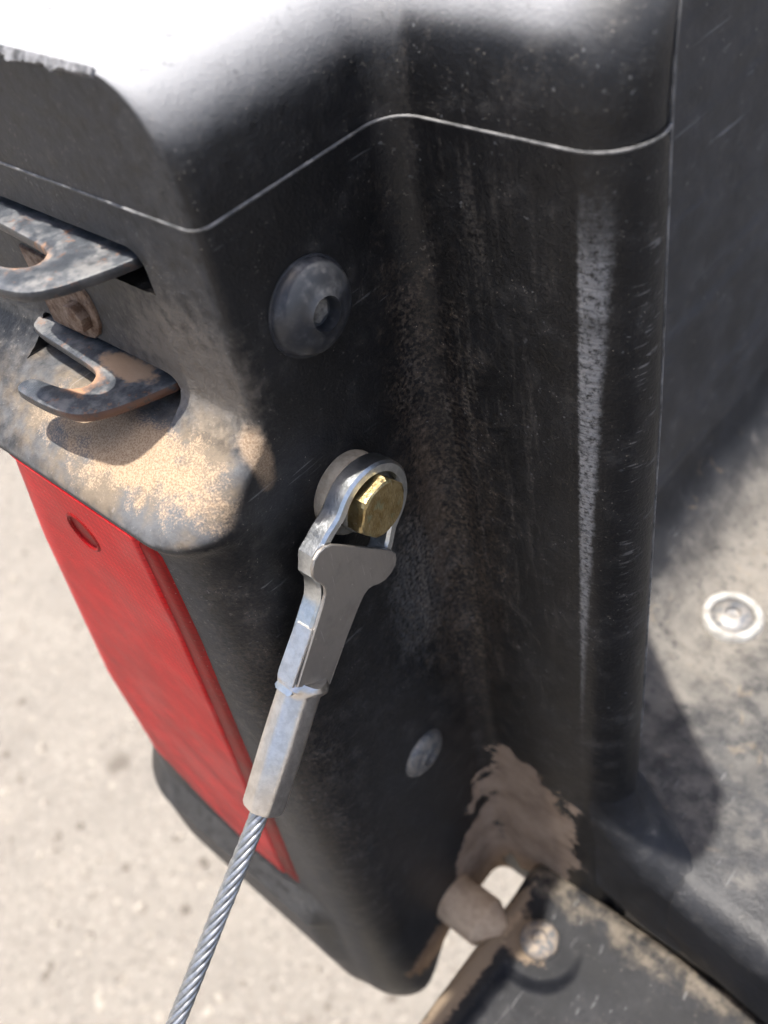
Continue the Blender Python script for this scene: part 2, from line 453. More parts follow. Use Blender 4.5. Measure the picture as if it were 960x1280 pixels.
def link(name, me, mat, parent=None, smooth=True, angle=40):
    if smooth:
        for p in me.polygons:
            p.use_smooth = True
        me.set_sharp_from_angle(angle=radians(angle))
    me.materials.clear()
    me.materials.append(MAT[mat] if isinstance(mat, str) else mat)
    o = bpy.data.objects.new(name, me)
    C.objects.link(o)
    if parent is not None:
        o.parent = parent
        o.matrix_parent_inverse = Matrix.Translation(-world_loc(parent))
    return o

def world_loc(o):
    # every empty is only translated and is never itself moved after its parts are made
    return o.location.copy() if o.type == 'EMPTY' else Vector((0, 0, 0))

def obj_bm(name, bm, mat, parent=None, smooth=True, angle=40):
    me = bpy.data.meshes.new(name)
    bmesh.ops.recalc_face_normals(bm, faces=bm.faces)
    bm.to_mesh(me); bm.free()
    return link(name, me, mat, parent, smooth, angle)

def tube(pts, r, n=8, caps=True):
    """verts, faces of a tube along pts; r number or list"""
    V, F = [], []
    pts = [Vector(p) for p in pts]
    ref = None
    for i, p in enumerate(pts):
        t = (pts[min(i + 1, len(pts) - 1)] - pts[max(i - 1, 0)]).normalized()
        if ref is None:
            ref = t.orthogonal().normalized()
        ref = (ref - t * ref.dot(t)).normalized()
        b = t.cross(ref)
        rr = r[i] if isinstance(r, (list, tuple)) else r
        for k in range(n):
            a = 2 * pi * k / n
            V.append(p + (ref * cos(a) + b * sin(a)) * rr)
    for i in range(len(pts) - 1):
        for k in range(n):
            F.append((i * n + k, i * n + (k + 1) % n, (i + 1) * n + (k + 1) % n, (i + 1) * n + k))
    if caps:
        F.append(tuple(range(n))); F.append(tuple(range((len(pts) - 1) * n, len(pts) * n)))
    return V, F

def lathe(profile, axis_o, axis_d, n=48, up=(0, 0, 1)):
    """profile: (radius, along); revolve round axis"""
    o, d = Vector(axis_o), Vector(axis_d).normalized()
    u = Vector(up) if abs(Vector(up).dot(d)) < 0.9 else Vector((0, 1, 0)); u = (u - d * u.dot(d)).normalized(); w = d.cross(u)
    V, F = [], []
    for r, h in profile:
        for k in range(n):
            a = 2 * pi * k / n
            V.append(o + d * h + (u * cos(a) + w * sin(a)) * r)
    for i in range(len(profile) - 1):
        for k in range(n):
            F.append((i * n + k, i * n + (k + 1) % n, (i + 1) * n + (k + 1) % n, (i + 1) * n + k))
    F.append(tuple(range(n))); F.append(tuple(range((len(profile) - 1) * n, len(profile) * n)))
    return V, F

def plate(outline, to3, d0, d1, bevel=0.0, seg=2):
    """closed 2-D outline extruded between depths d0 and d1, rims bevelled"""
    bm = bmesh.new()
    vs = [bm.verts.new(to3(a, b, d0)) for a, b in outline]
    f = bm.faces.new(vs)
    r = bmesh.ops.extrude_face_region(bm, geom=[f])
    off = Vector(to3(0, 0, d1)) - Vector(to3(0, 0, d0))
    bmesh.ops.translate(bm, verts=[v for v in r['geom'] if isinstance(v, bmesh.types.BMVert)], vec=off)
    bmesh.ops.recalc_face_normals(bm, faces=bm.faces)
    if bevel:
        rim = [e for e in bm.edges if len(e.link_faces) == 2 and any(len(q.verts) > 4 for q in e.link_faces)]
        bmesh.ops.bevel(bm, geom=rim, offset=bevel, segments=seg, affect='EDGES', profile=0.5)
    return bm

def smooth_loop(pts, k=4):
    """Catmull-Rom through a closed outline"""
    out = []
    n = len(pts)
    for i in range(n):
        p0, p1, p2, p3 = (Vector(pts[(i + j - 1) % n]) for j in range(4))
        for s in range(k):
            t = s / k
            out.append(0.5 * ((2 * p1) + (p2 - p0) * t + (2 * p0 - 5 * p1 + 4 * p2 - p3) * t * t + (3 * p1 - p0 - 3 * p2 + p3) * t ** 3))
    return [tuple(p) for p in out]

def interp(tab, v):
    """tab sorted by descending key"""
    if v >= tab[0][0]:
        return tab[0][1]
    for (a, fa), (b, fb) in zip(tab, tab[1:]):
        if v >= b:
            return fa + (fb - fa) * (v - a) / (b - a)
    return tab[-1][1]

def sstep(v, a, b):
    t = max(0.0, min(1.0, (v - a) / (b - a)))
    return t * t * (3 - 2 * t)

rnd = random.Random(7)

# ------------------------------------------------------------------ ground
GZ = -0.98
g = obj('ground', [(-150, -150, GZ), (150, -150, GZ), (150, 150, GZ), (-150, 150, GZ)], [(0, 1, 2, 3)], 'ground', smooth=False)
tag(g, 'pale gravelly concrete ground below the open cargo bed', kind='structure')

def stones():
    V, F = [], []
    for i in range(9000):
        x = rnd.uniform(-2.4, 0.5); y = rnd.uniform(-0.9, 1.3)
        r = 0.0022 + 0.0055 * rnd.random() ** 3
        b = len(V); ang = rnd.uniform(0, pi)
        sx, sy, h = r * rnd.uniform(0.8, 1.4), r * rnd.uniform(0.7, 1.1), r * rnd.uniform(0.25, 0.6)
        for k in range(6):
            a = ang + k * pi / 3
            V.append((x + sx * cos(a) * rnd.uniform(0.8, 1.15), y + sy * sin(a) * rnd.uniform(0.8, 1.15), GZ - 0.001))
        for k in range(6):
            a = ang + k * pi / 3
            V.append((x + 0.55 * sx * cos(a), y + 0.55 * sy * sin(a), GZ + h))
        for k in range(6):
            F.append((b + k, b + (k + 1) % 6, b + 6 + (k + 1) % 6, b + 6 + k))
        F.append(tuple(b + 6 + k for k in range(6)))
    o = obj('gravel', V, F, 'stone', angle=60)
    tag(o, 'small pale stones bedded in the concrete ground', 'gravel', kind='stuff')
stones()

# ------------------------------------------------------------------ cargo bed (one thing, many parts)
FLOOR = -0.235
TOP = 0.0232
RIMR = 0.0150
WALL_TAN = math.tan(radians(5.2))
def wall_x(z):
    return -(z - FLOOR) * WALL_TAN
bed = empty('cargo_bed', (0, 0, FLOOR))
tag(bed, 'scuffed black plastic rear corner of a utility vehicle cargo bed with red tail light', 'cargo bed')

def section(z, yr, rr, xb, yb, xc, xout, ro, flare, ret_marks=False):
    P = []
    def lin(a, b, n):
        for i in range(n):
            t = i / n
            P.append((a[0] + (b[0] - a[0]) * t, a[1] + (b[1] - a[1]) * t))
    def arc(cx, cy, r, a0, a1, n):
        for i in range(n):
            a = radians(a0 + (a1 - a0) * i / n)
            P.append((cx + r * cos(a), cy + r * sin(a)))
    YB = 0.095
    ri, rC = 0.007, 0.0100
    lin((xout, YB), (xout, yr + ro), 6)
    arc(xout + ro, yr + ro, ro, 180, 270, 16)
    lin((xout + ro, yr), (xb - rr, yr), 44)
    m0 = len(P)
    arc(xb - rr, yr + rr, rr, 270, 360, 18)
    lin((xb, yr + rr), (xb, yb - ri), 26)
    arc(xb + ri, yb - ri, ri, 180, 90, 10)
    lin((xb + ri, yb), (xc - rC, yb), 22)
    xw = wall_x(z)
    aend = math.degrees(math.atan2(xc - 0.004 - xw, 0.080 - yb - rC))
    for i in range(18):
        ad = -90 + (aend + 90) * i / 18
        r2 = rC + flare * sstep(ad, -75, 5)
        P.append((xc - rC + r2 * cos(radians(ad)), yb + rC + r2 * sin(radians(ad))))
    a = radians(aend)
    rC += flare
    s0 = (xc - (rC - flare) + rC * cos(a), yb + (rC - flare) + rC * sin(a))
    s1 = (xw, 0.080)
    lin(s0, s1, 10)
    lin(s1, (xw, YB), 3)
    P.append((xw, YB))
    return P

YR = [(0.03, -0.046), (-0.0375, -0.046), (-0.0400, -0.0464), (-0.0425, -0.0478), (-0.0450, -0.0510), (-0.0470, -0.0548), (-0.0545, -0.0668),
      (-0.0562, -0.0690), (-0.0576, -0.0701), (-0.0590, -0.0703), (-0.0602, -0.0697), (-0.0615, -0.0689), (-0.064, -0.0685), (-0.25, -0.0688), (-0.29, -0.0692), (-0.316, -0.0690)]
RR = [(0.03, 0.0030), (-0.040, 0.0032), (-0.044, 0.0045), (-0.0495, 0.0085), (-0.0555, 0.0140), (-0.060, 0.0150), (-0.07, 0.0160), (-0.312, 0.0180)]
XS = [(0.03, -0.100), (-0.03, -0.100), (-0.056, -0.088), (-0.0605, -0.062), (-0.098, -0.076), (-0.177, -0.0965), (-0.226, -0.0975), (-0.25, -0.101), (-0.312, -0.106)]
RO = [(0.03, 0.012), (-0.056, 0.015), (-0.06, 0.030), (-0.30, 0.035)]

def level(z, inset=0.0, zz=None):
    yr, rr = interp(YR, z), interp(RR, z)
    ro = interp(RO, z)
    xout = interp(XS, z) - ro
    h = z - FLOOR
    flare = 0.0
    P = section(z, yr, rr, -inset, inset, interp([(0.02, 0.0475), (-0.06, 0.0497), (-0.2, 0.0510), (-0.25, 0.0510)], z) - 0.35 * inset, xout, ro, flare)
    out = []
    for x, y in P:
        # the lamp housing steps out below the lens
        if z < -0.246 and y < -0.03 and x < -0.012:
            D = interp([(-0.246, 0), (-0.2505, 0.0005), (-0.262, 0.0062), (-0.2635, 0.0065), (-0.268, 0.0058), (-0.300, 0.0045), (-0.312, 0.002)], z)
            y -= D * sstep(x, -0.016, -0.027)
        out.append((x, y, zz if zz is not None else z))
    return out

def rim(t):
    # squarish rounding from the seam (t 0) up to the crown (t 1)
    a = pi / 2 * t
    return RIMR * (1 - max(0.0, cos(a)) ** 0.80), TOP * sin(a) ** 0.80

def build_post():
    zs = []
    L = []
    # crown of the rim: quarter round, then down
    n = 18
    for i in range(n + 1):
        ins, zz = rim(1 - i / n)
        L.append(level(0.02, ins, zz))
    z = -0.002
    zl = []
    while z > -0.309:
        zl.append(z)
        fine = (-0.066 < z < -0.036) or (-0.272 < z < -0.216)
        z -= 0.0010 if fine else 0.004
    for z in zl:
        L.append(level(z))
    for i in range(1, 7):
        a = pi / 2 * i / 6
        zz = -0.310 - 0.007 * sin(a)
        base = level(-0.310, 0.0, zz)
        e = 0.007 * (1 - cos(a))
        # pull the foot of the post in towards its middle
        cx, cy = -0.05, 0.02
        q = []
        for x, y, w in base:
            d = sqrt((x - cx) ** 2 + (y - cy) ** 2)
            q.append((x - (x - cx) / d * e, y - (y - cy) / d * e, w - 0.034 * i / 6 * sstep(-y, 0.026, 0.060)))
        L.append(q)
    V, F = [], []
    m = len(L[0])
    for ring in L:
        V += ring
    for i in range(len(L) - 1):
        for k in range(m):
            F.append((i * m + k, i * m + (k + 1) % m, (i + 1) * m + (k + 1) % m, (i + 1) * m + k))
    F.append(tuple(range(m)))
    F.append(tuple(range((len(L) - 1) * m, len(L) * m)))
    post = obj('corner_post', V, F, 'post', bed, angle=38)
    # slots the hooks come out of
    def cutter(x0, x1, z0, z1):
        out = []
        r = 0.004
        for cx, cz, a0 in ((x1 - r, z1 - r, 0), (x0 + r, z1 - r, 90), (x0, z0, 200), (x1, z0, 300)):
            if a0 < 180:
                out += [(cx + r * cos(radians(a0 + t)), cz + r * sin(radians(a0 + t))) for t in (0, 22, 45, 67, 90)]
            else:
                out.append((cx, cz))
        bm = plate(out, lambda a, b, d: (a, d, b), -0.080, -0.033)
        bmesh.ops.triangulate(bm, faces=bm.faces)
        return obj_bm('slot_cutter', bm, 'post', None, False)
    cuts = [cutter(-0.078, -0.0195, -0.0175, -0.0085), cutter(-0.0725, -0.0225, -0.0465, -0.0375)]
    for c in cuts:
        b = post.modifiers.new('slot', 'BOOLEAN')
        b.operation = 'DIFFERENCE'; b.object = c; b.solver = 'EXACT'
    dg = bpy.context.evaluated_depsgraph_get()
    me = bpy.data.meshes.new_from_object(post.evaluated_get(dg))
    post.modifiers.clear()
    post.data = me
    for p in me.polygons:
        p.use_smooth = True
    me.set_sharp_from_angle(angle=radians(38))
    for c in cuts:
        bpy.data.objects.remove(c)
    return post
post = build_post()

# raised parting lines left by the mould
def seam():
    P = level(-0.0001)
    idx = [i for i, (x, y, z) in enumerate(P) if y < 0.019 and i > 6]
    pts = [Vector(P[i]) for i in idx]
    keep = [p for p in pts if p.x > -0.10 and not (p.x < -0.09 and p.y > -0.04)]
    V, F = tube([(p.x, p.y, p.z) for p in keep], 0.00032, 6)
    obj('parting_line', V, F, 'seam', post)
    # vertical one at the rounded inner edge
    q = []
    for i in range(60):
        z = TOP - 0.004 - i * 0.205 / 60
        ins = 0.0
        if z > 0:
            ins = min((abs(rim(k / 60)[1] - z), rim(k / 60)[0]) for k in range(61))[1]
        xc = interp([(0.02, 0.0475), (-0.06, 0.0497), (-0.2, 0.0510), (-0.25, 0.0510)], z) - 0.35 * ins
        a = radians(22)
        q.append((xc - 0.010 + 0.010 * cos(a), ins + 0.010 + 0.010 * sin(a), z))
    V, F = tube(q, 0.00038, 6)
    obj('parting_line', V, F, 'seam', post)
seam()

def gusset():
    # the rounded edge of the post sweeps round into the rounded lip of the floor
    r, Rg, x0 = 0.0102, 0.026, 0.0512
    V, F = [], []
    n = 30
    for i in range(n + 1):
        ph = pi / 2 * i / n
        Q = Vector((x0 + Rg * (1 - cos(ph)), 0.0, FLOOR + 0.0003 - 0.0012 * sstep(ph, 1.1, 1.57) + Rg * (1 - sin(ph))))
        nn = Vector((cos(ph), 0, sin(ph)))
        K = Q - nn * r + Vector((0, r, 0))
        row = [Q - nn * 0.045 + Vector((0, 0.0006, 0)), Q - nn * 0.020 + Vector((0, 0.0004, 0)), Q - nn * 0.014 + Vector((0, 0.0002, 0))]
        for j in range(10):
            al = pi / 2 * j / 9
            row.append(K + Vector((0, -r * cos(al), 0)) + nn * r * sin(al))
        for t in (0.004, 0.010, 0.018, 0.028):
            row.append(K + nn * (r - 0.9 * t * t / 0.028) + Vector((-0.35 * t, t, 0)))
        V += row
    m = len(row)
    for i in range(n):
        for k in range(m - 1):
            F.append((i * m + k, i * m + k + 1, (i + 1) * m + k + 1, (i + 1) * m + k))
    obj('gusset', V, F, 'floor', post, angle=60)
gusset()

def torn_flash():
    V, F = [], []
    n = 90
    for i in range(n + 1):
        x = -0.075 + i * 0.062 / n
        bite = 0.5 + 0.5 * sin(i * 0.55) * sin(i * 0.23 + 1)
        h = (0.0004 + 0.0014 * max(0, bite) * rnd.uniform(0.5, 1.0)) * (1 if i < n * 0.86 else 0.4)
        V += [(x, -0.0452, TOP - 0.0006), (x, -0.0458 - 0.5 * h, TOP + 0.0004 + 0.3 * h), (x + rnd.uniform(-.0003, .0003), -0.0464 - h * rnd.uniform(0.7, 1.1), TOP - 0.0003 - 0.5 * h * rnd.random()), (x, -0.0458, TOP - 0.0016)]
    for i in range(n):
        for k in range(4):
            F.append((i * 4 + k, i * 4 + (k + 1) % 4, i * 4 + 4 + (k + 1) % 4, i * 4 + 4 + k))
    F += [(0, 1, 2, 3), tuple(n * 4 + k for k in range(4))]
    obj('torn_edge', V, F, 'flash', post, angle=25)
torn_flash()

def side_wall():
    # profile in x-z, run along y
    prof = [(wall_x(FLOOR - 0.03), FLOOR - 0.03)]
    for i in range(12):
        z = FLOOR + i * (TOP - 0.012 - FLOOR) / 11
        prof.append((wall_x(z), z))
    x1 = wall_x(TOP - 0.012)
    for i in range(1, 7):
        a = pi / 2 * i / 6
        prof.append((x1 - 0.012 * (1 - cos(a)) - 0.003 * i / 6, TOP - 0.012 + 0.012 * sin(a)))
    prof += [(-0.125, TOP), (-0.135, TOP - 0.01), (-0.135, FLOOR - 0.03)]
    V, F = [], []
    ys = [0.095 + 0.905 * i / 18 for i in range(19)]
    m = len(prof)
    for y in ys:
        V += [(x, y, z) for x, z in prof]
    for i in range(len(ys) - 1):
        for k in range(m):
            F.append((i * m + k, i * m + (k + 1) % m, (i + 1) * m + (k + 1) % m, (i + 1) * m + k))
    F.append(tuple(range(m))); F.append(tuple(range((len(ys) - 1) * m, len(ys) * m)))
    obj('side_wall', V, F, 'wall', bed)
side_wall()

def bed_floor():
    xs = []
    x = -0.03
    while x < 0.20:
        xs.append(x); x += 0.003
    while x < 1.1:
        xs.append(x); x += 0.03
    path = []      # (y, dz)
    y = 1.0
    while y > 0.30:
        path.append((y, 0.0)); y -= 0.05
    while y > 0.0135:
        path.append((y, 0.0)); y -= 0.004
    r = 0.010
    for i in range(9):
        a = pi / 2 * i / 8
        path.append((0.0102 - r * sin(a), -r * (1 - cos(a))))
    path += [(0.0006, -0.030), (0.0020, -0.0440), (0.004, -0.046), (0.030, -0.047), (0.06, -0.048), (1.0, -0.048)]
    from mathutils import noise as nz
    V, F = [], []
    for y, dz in path:
        for x in xs:
            f = 0.0
            R = 0.040
            if x < R:
                t = min(1.0, (R - x) / (R + 0.0045))
                f = 0.046 * (1 - sqrt(max(0, 1 - t * t)))
            if dz < -0.02:
                f = 0
            w = 0.0009 * nz.noise(Vector((x * 28, y * 28, 1.3))) + 0.0004 * nz.noise(Vector((x * 110, y * 110, 5))) if dz > -0.02 else 0
            # the lip bows out between the posts and tucks in behind this one
            y2 = y - 0.006 * sstep(x, 0.060, 0.13) * (1 - sstep(y, 0.0, 0.03)) + (0.004 if x < 0.070 and y < 0.02 else 0.0)
            V.append((x, y2 + (w * 1.5 if dz < 0 else 0), FLOOR + dz + f + w))
    m = len(xs)
    for i in range(len(path) - 1):
        for k in range(m - 1):
            F.append((i * m + k, i * m + k + 1, (i + 1) * m + k + 1, (i + 1) * m + k))
    return obj('bed_floor', V, F, 'floor', bed)
floor = bed_floor()

# dark sill under the floor lip, behind the tailgate
V = [(x, y, z) for x in (0.046, 1.09) for y, z in ((0.0175, FLOOR - 0.044), (0.0155, FLOOR - 0.050), (0.0155, FLOOR - 0.125), (0.045, FLOOR - 0.125), (0.045, FLOOR - 0.044))]
obj('rear_sill', V, [(0, 1, 6, 5), (1, 2, 7, 6), (2, 3, 8, 7), (3, 4, 9, 8), (4, 0, 5, 9), (0, 1, 2, 3, 4), (5, 6, 7, 8, 9)], 'sill', bed, smooth=False)

# floor bolt: pale washer ring round a sunken domed head
fb = (0.0376, 0.1054, FLOOR + 0.0006)
ring_prof = [(0.0078, -0.002), (0.0080, 0.0012), (0.0088, 0.0020), (0.0102, 0.0019), (0.0112, 0.0010), (0.0116, -0.001)]
V, F = lathe(ring_prof + [(0.0100, -0.002)], fb, (0.03, -0.02, 1), 40)
F = F[:-2]
fring = obj('floor_washer', V, F, 'ring', bed)
V, F = lathe([(0.0082, -0.002), (0.0080, 0.0003), (0.0070, 0.0012), (0.0050, 0.0021), (0.0030, 0.0024), (0.0026, 0.0012), (0.0008, 0.0010)], fb, (0, 0, 1), 32)
obj('floor_bolt', V, F, 'dusty_steel', bed)

# ------------------------------------------------------------------ bolts on the post
def button_bolt(y, z, r, h, mat, name, tilt=(0, 0)):
    d = Vector((1, tilt[0], tilt[1]))
    prof = [(r * 1.03, -0.001), (r * 1.03, h * 0.10)]
    for i in range(9):
        a = pi / 2 * i / 8
        rr = r * cos(a)
        if rr < r * 0.36:
            break
        prof.append((rr, h * (0.12 + 0.88 * sin(a))))
    prof += [(r * 0.36, h * 0.99), (r * 0.34, h * 0.45), (r * 0.10, h * 0.30)]
    V, F = lathe(prof, (0, y, z), d, 40)
    o = obj(name, V, F, mat, bed, angle=50)
    # hexagonal socket, half filled with dirt
    bm = plate([(y + r * 0.27 * cos(radians(60 * k + 20)), z + r * 0.27 * sin(radians(60 * k + 20))) for k in range(6)], lambda a, b, d: (d, a, b), h * 0.2, h * 0.52)
    obj_bm('socket', bm, 'socket', o, False)
    return o
button_bolt(-0.0282, -0.0242, 0.0094, 0.0052, 'button', 'button_bolt', (-0.04, 0.03))
button_bolt(-0.0265, -0.1868, 0.0080, 0.0030, 'dusty_steel', 'button_bolt')

# ------------------------------------------------------------------ rope hook bracket (part of the bed)
hk = [(-0.0300, -0.0380), (-0.0255, -0.0440), (-0.0262, -0.0480), (-0.0285, -0.0535), (-0.0315, -0.0590), (-0.0358, -0.0630), (-0.0434, -0.0648), (-0.0525, -0.0652),
      (-0.0552, -0.0646), (-0.0561, -0.0628), (-0.0545, -0.0607), (-0.0500, -0.0599), (-0.0455, -0.0590), (-0.0422, -0.0566), (-0.0424, -0.0538), (-0.0458, -0.0518),
      (-0.0580, -0.0508), (-0.0690, -0.0500), (-0.0735, -0.0475), (-0.0745, -0.0380)]
hk_s = smooth_loop(hk, 5)
def hook(z, dx, dy, parent, scale=1.0):
    bm = plate([(x + dx, y + dy) for x, y in hk_s], lambda a, b, d: (a, b, d), z - 0.0023, z, 0.0006, 2)
    return obj_bm('hook', bm, 'hook', parent, True, 35)
# back plate: rounded tab behind the hooks with a rusty nut
tab = [(-0.0660, -0.0385), (-0.0660, -0.0195)]
for i in range(9):
    a = radians(90 - 180 * i / 8)
    tab.append((-0.0535 + 0.0088 * cos(a), -0.0292 + 0.0090 * sin(a)))
tab.append((-0.062, -0.0385))
bm = plate(tab, lambda a, b, d: (a, d, b), -0.0440, -0.0468, 0.0005)
bracket = obj_bm('hook_bracket', bm, 'rust', bed, True, 35)
hook(-0.0108, 0.0030, 0.0, bracket)
hook(-0.0400, 0.0, 0.0, bracket)
bm = plate([(-0.0505 + 0.0034 * cos(radians(60 * k + 12)), -0.0312 + 0.0034 * sin(radians(60 * k + 12))) for k in range(6)], lambda a, b, d: (a, d, b), -0.0462, -0.0492, 0.0004)
obj_bm('nut', bm, 'rust', bracket, True, 30)

# ------------------------------------------------------------------ tail light (part of the bed)
RX = [(-0.055, -0.0132), (-0.093, -0.0138), (-0.147, -0.0186), (-0.246, -0.0290), (-0.26, -0.0305)]
def rear_y(z):
    return interp(YR, max(z, -0.249))
def lens_pt(u, z, off):
    """u 0..1 from the inner edge round to the outer side"""
    x0 = interp(RX, z); xs = interp(XS, z) + 0.005
    ro = 0.030
    flat = x0 - xs
    arcl = ro * 1.1
    s = u * (flat + arcl)
    yb = rear_y(-0.1)
    if s <= flat:
        return (x0 - s, yb - off, z)
    a = (s - flat) / ro
    return (xs - (ro + off) * sin(a), yb + ro - (ro + off) * cos(a), z)
def lens_part(name, u0, u1, mat, base, out, parent, nu=40, edge0=True, edge1=False, ztop=-0.0590, hole=None, nv=60):
    V, F = [], []
    for j in range(nv + 1):
        t = j / nv
        row = []
        for i in range(nu + 1):
            u = u0 + (u1 - u0) * i / nu
            # the bottom edge runs level, then lifts towards the outer side
            xx = lens_pt(u, -0.22, 0)[0]
            zb = interp([(0.0, -0.2455), (-0.055, -0.2465), (-0.075, -0.238), (-0.09, -0.227), (-0.12, -0.219)], xx)
            z = ztop + (zb - ztop) * t
            off = out
            if (j == 0) or (j == nv) or (i == 0 and edge0) or (i == nu and edge1):
                off = base
            elif (j == nv - 1) or (i == 1 and edge0):
                off = out - 0.0003
            tt = t
            if j == nv:
                z += 0.0
            elif j == nv - 1:
                z = ztop + (zb - ztop) * 1.0 + 0.0006
            row.append(lens_pt(u, z, off))
        V += row
    m = nu + 1
    for j in range(nv):
        for i in range(nu):
            q = (j * m + i, j * m + i + 1, (j + 1) * m + i + 1, (j + 1) * m + i)
            if hole:
                hx, hz = sum(V[k][0] for k in q) / 4 - hole[0], sum(V[k][2] for k in q) / 4 - hole[1]
                if hx * hx + hz * hz < hole[2] ** 2:
                    continue
            F.append(q)
    return obj(name, V, F, mat, parent, angle=50)
lamp = lens_part('tail_light', 0.0, 1.0, 'lens_rim', -0.001, 0.0011, bed, 50)
WELL = (-0.0452, -0.0735, 0.0047)
lens_part('lens', 0.075, 0.98, 'lens', 0.0007, 0.0018, lamp, 150, hole=WELL, nv=220)
# screw well moulded in the lens
wy = rear_y(-0.1)
V, F = lathe([(0.0058, -0.0004), (0.0056, 0.0001), (0.0051, 0.0003), (0.0046, 0.0000), (0.0043, -0.0006), (0.0010, -0.0006)], (WELL[0], wy - 0.0018, WELL[1]), (0, -1, 0), 28)
obj('screw_well', V, F, 'lens_rim', lamp)

# ------------------------------------------------------------------ tailgate, let down
TX0, TX1, TY0, TY1 = 0.0180, 0.96, 0.0040, -0.31
TZ = -0.2865
tailgate = empty('tailgate', (0.2, -0.02, TZ))
tag(tailgate, 'lowered black plastic tailgate at bottom right, dusty along its hinge edge', 'tailgate')
def tailgate_panel():
    def span(a, dense_to, b, s0, s1):
        out, v = [], a
        sg = 1 if b > a else -1
        while (v - b) * sg < 0:
            out.append(v)
            v += sg * (s0 if abs(v - a) < dense_to else s1)
        out.append(b)
        return out
    xs = span(TX0, 0.13, TX1, 0.0011, 0.03)
    ys = span(TY0, 0.10, TY1, 0.0011, 0.02)
    rc = 0.009
    V, F = [], []
    def rr_sdf(x, y, x0, x1, y0, y1, r):
        cx, cy = (x0 + x1) / 2, (y0 + y1) / 2
        qx, qy = abs(x - cx) - (x1 - x0) / 2 + r, abs(y - cy) - (y1 - y0) / 2 + r
        return sqrt(max(qx, 0) ** 2 + max(qy, 0) ** 2) + min(max(qx, qy), 0) - r
    from mathutils import noise as nz
    for y in ys:
        for x in xs:
            px, py = x, y
            # round the plan corner
            cx, cy = TX0 + rc, TY0 - rc
            if px < cx and py > cy:
                d = sqrt((px - cx) ** 2 + (py - cy) ** 2)
                if d > rc:
                    px, py = cx + (px - cx) / d * rc, cy + (py - cy) / d * rc
            s = rr_sdf(px, py, TX0, TX1, TY1, TY0, rc)
            er = 0.0055
            z = TZ
            if s > -er:
                z -= er - sqrt(max(0, er * er - (er + s) ** 2))
            # sunken field inside the border, a round boss left standing at the bolt
            inner = rr_sdf(px, py, TX0 + 0.0125, TX1 - 0.02, TY1 + 0.02, TY0 - 0.0240, 0.006)
            boss = sqrt((px - 0.0365) ** 2 + (py + 0.0235) ** 2) - 0.0135
            dep = sstep(px, TX0 + 0.0115, TX0 + 0.0165) * sstep(-py, 0.012, 0.042) * sstep(boss, -0.0005, 0.0034)
            z -= 0.0046 * dep
            # gentle crown along the hinge edge
            z += 0.0022 * sstep(py, TY0 - 0.020, TY0 - 0.008) * (1 - sstep(py, TY0 - 0.006, TY0))
            z += 0.0003 * nz.noise(Vector((px * 90, py * 90, 2)))
            V.append((px, py, z))
    m = len(xs)
    for j in range(len(ys) - 1):
        for i in range(m - 1):
            F.append((j * m + i, j * m + i + 1, (j + 1) * m + i + 1, (j + 1) * m + i))
    # skirt and underside
    n = len(V)
    loop = list(range(m)) + [j * m + m - 1 for j in range(1, len(ys))] + [(len(ys) - 1) * m + i for i in range(m - 2, -1, -1)] + [j * m for j in range(len(ys) - 2, 0, -1)]
    for k in loop:
        V.append((V[k][0], V[k][1], TZ - 0.030))
    L = len(loop)
    for k in range(L):
        F.append((loop[k], loop[(k + 1) % L], n + (k + 1) % L, n + k))
    F.append(tuple(n + k for k in range(L)))
    return obj('panel', V, F, 'tailgate', tailgate, angle=60)
tailgate_panel()
V, F = lathe([(0.0070, -0.003), (0.0070, 0.0012), (0.0064, 0.0022), (0.0048, 0.0030), (0.0030, 0.0033), (0.0026, 0.0020), (0.0006, 0.0018)], (0.0362, -0.0236, TZ + 0.0002), (0, 0, 1), 32)
obj('bolt', V, F, 'dirty_bolt', tailgate)
# hinge pin standing out of the post
V, F = lathe([(0.0030, -0.006), (0.0094, -0.006), (0.0096, 0.000), (0.0096, 0.0150), (0.0094, 0.0162), (0.0088, 0.0168), (0.0055, 0.024)], (0.0, -0.0290, -0.2915), (1, 0, 0), 36)
from mathutils import noise as _nz
V = [Vector(v) * 1.0 + Vector((0, 0.0002 * _nz.noise(Vector(v) * 180), 0.0002 * _nz.noise(Vector(v) * 180 + Vector((9, 9, 9))))) for v in V]
obj('hinge_pin', V, F, 'pin', tailgate, angle=80)

# ------------------------------------------------------------------ tailgate cable with its eye, keeper plate and bolt
cable = empty('tailgate_cable', (0.004, -0.0312, -0.0708))
tag(cable, 'twisted steel cable with crimped sleeve and flat grey keeper plate, bolted to the post', 'cable')
E0 = Vector((-0.0314, -0.0700))
AX = Vector((-0.731, -0.682)); TX = Vector((-0.682, 0.731))
def loc3(s, t, d):
    t -= 0.0021 * max(0.0, s - 0.016) / 0.025          # the neck leans slightly
    p = E0 + AX * s + TX * t
    return (d, p.x, p.y)

V, F = lathe([(0.0045, -0.0006), (0.0090, -0.0006), (0.0093, 0.0003), (0.0093, 0.0030), (0.0089, 0.0035), (0.0045, 0.0035)], (0.0004, -0.0307, -0.0692), (1, 0, 0), 48)
obj('washer', V, F, 'washer', cable)

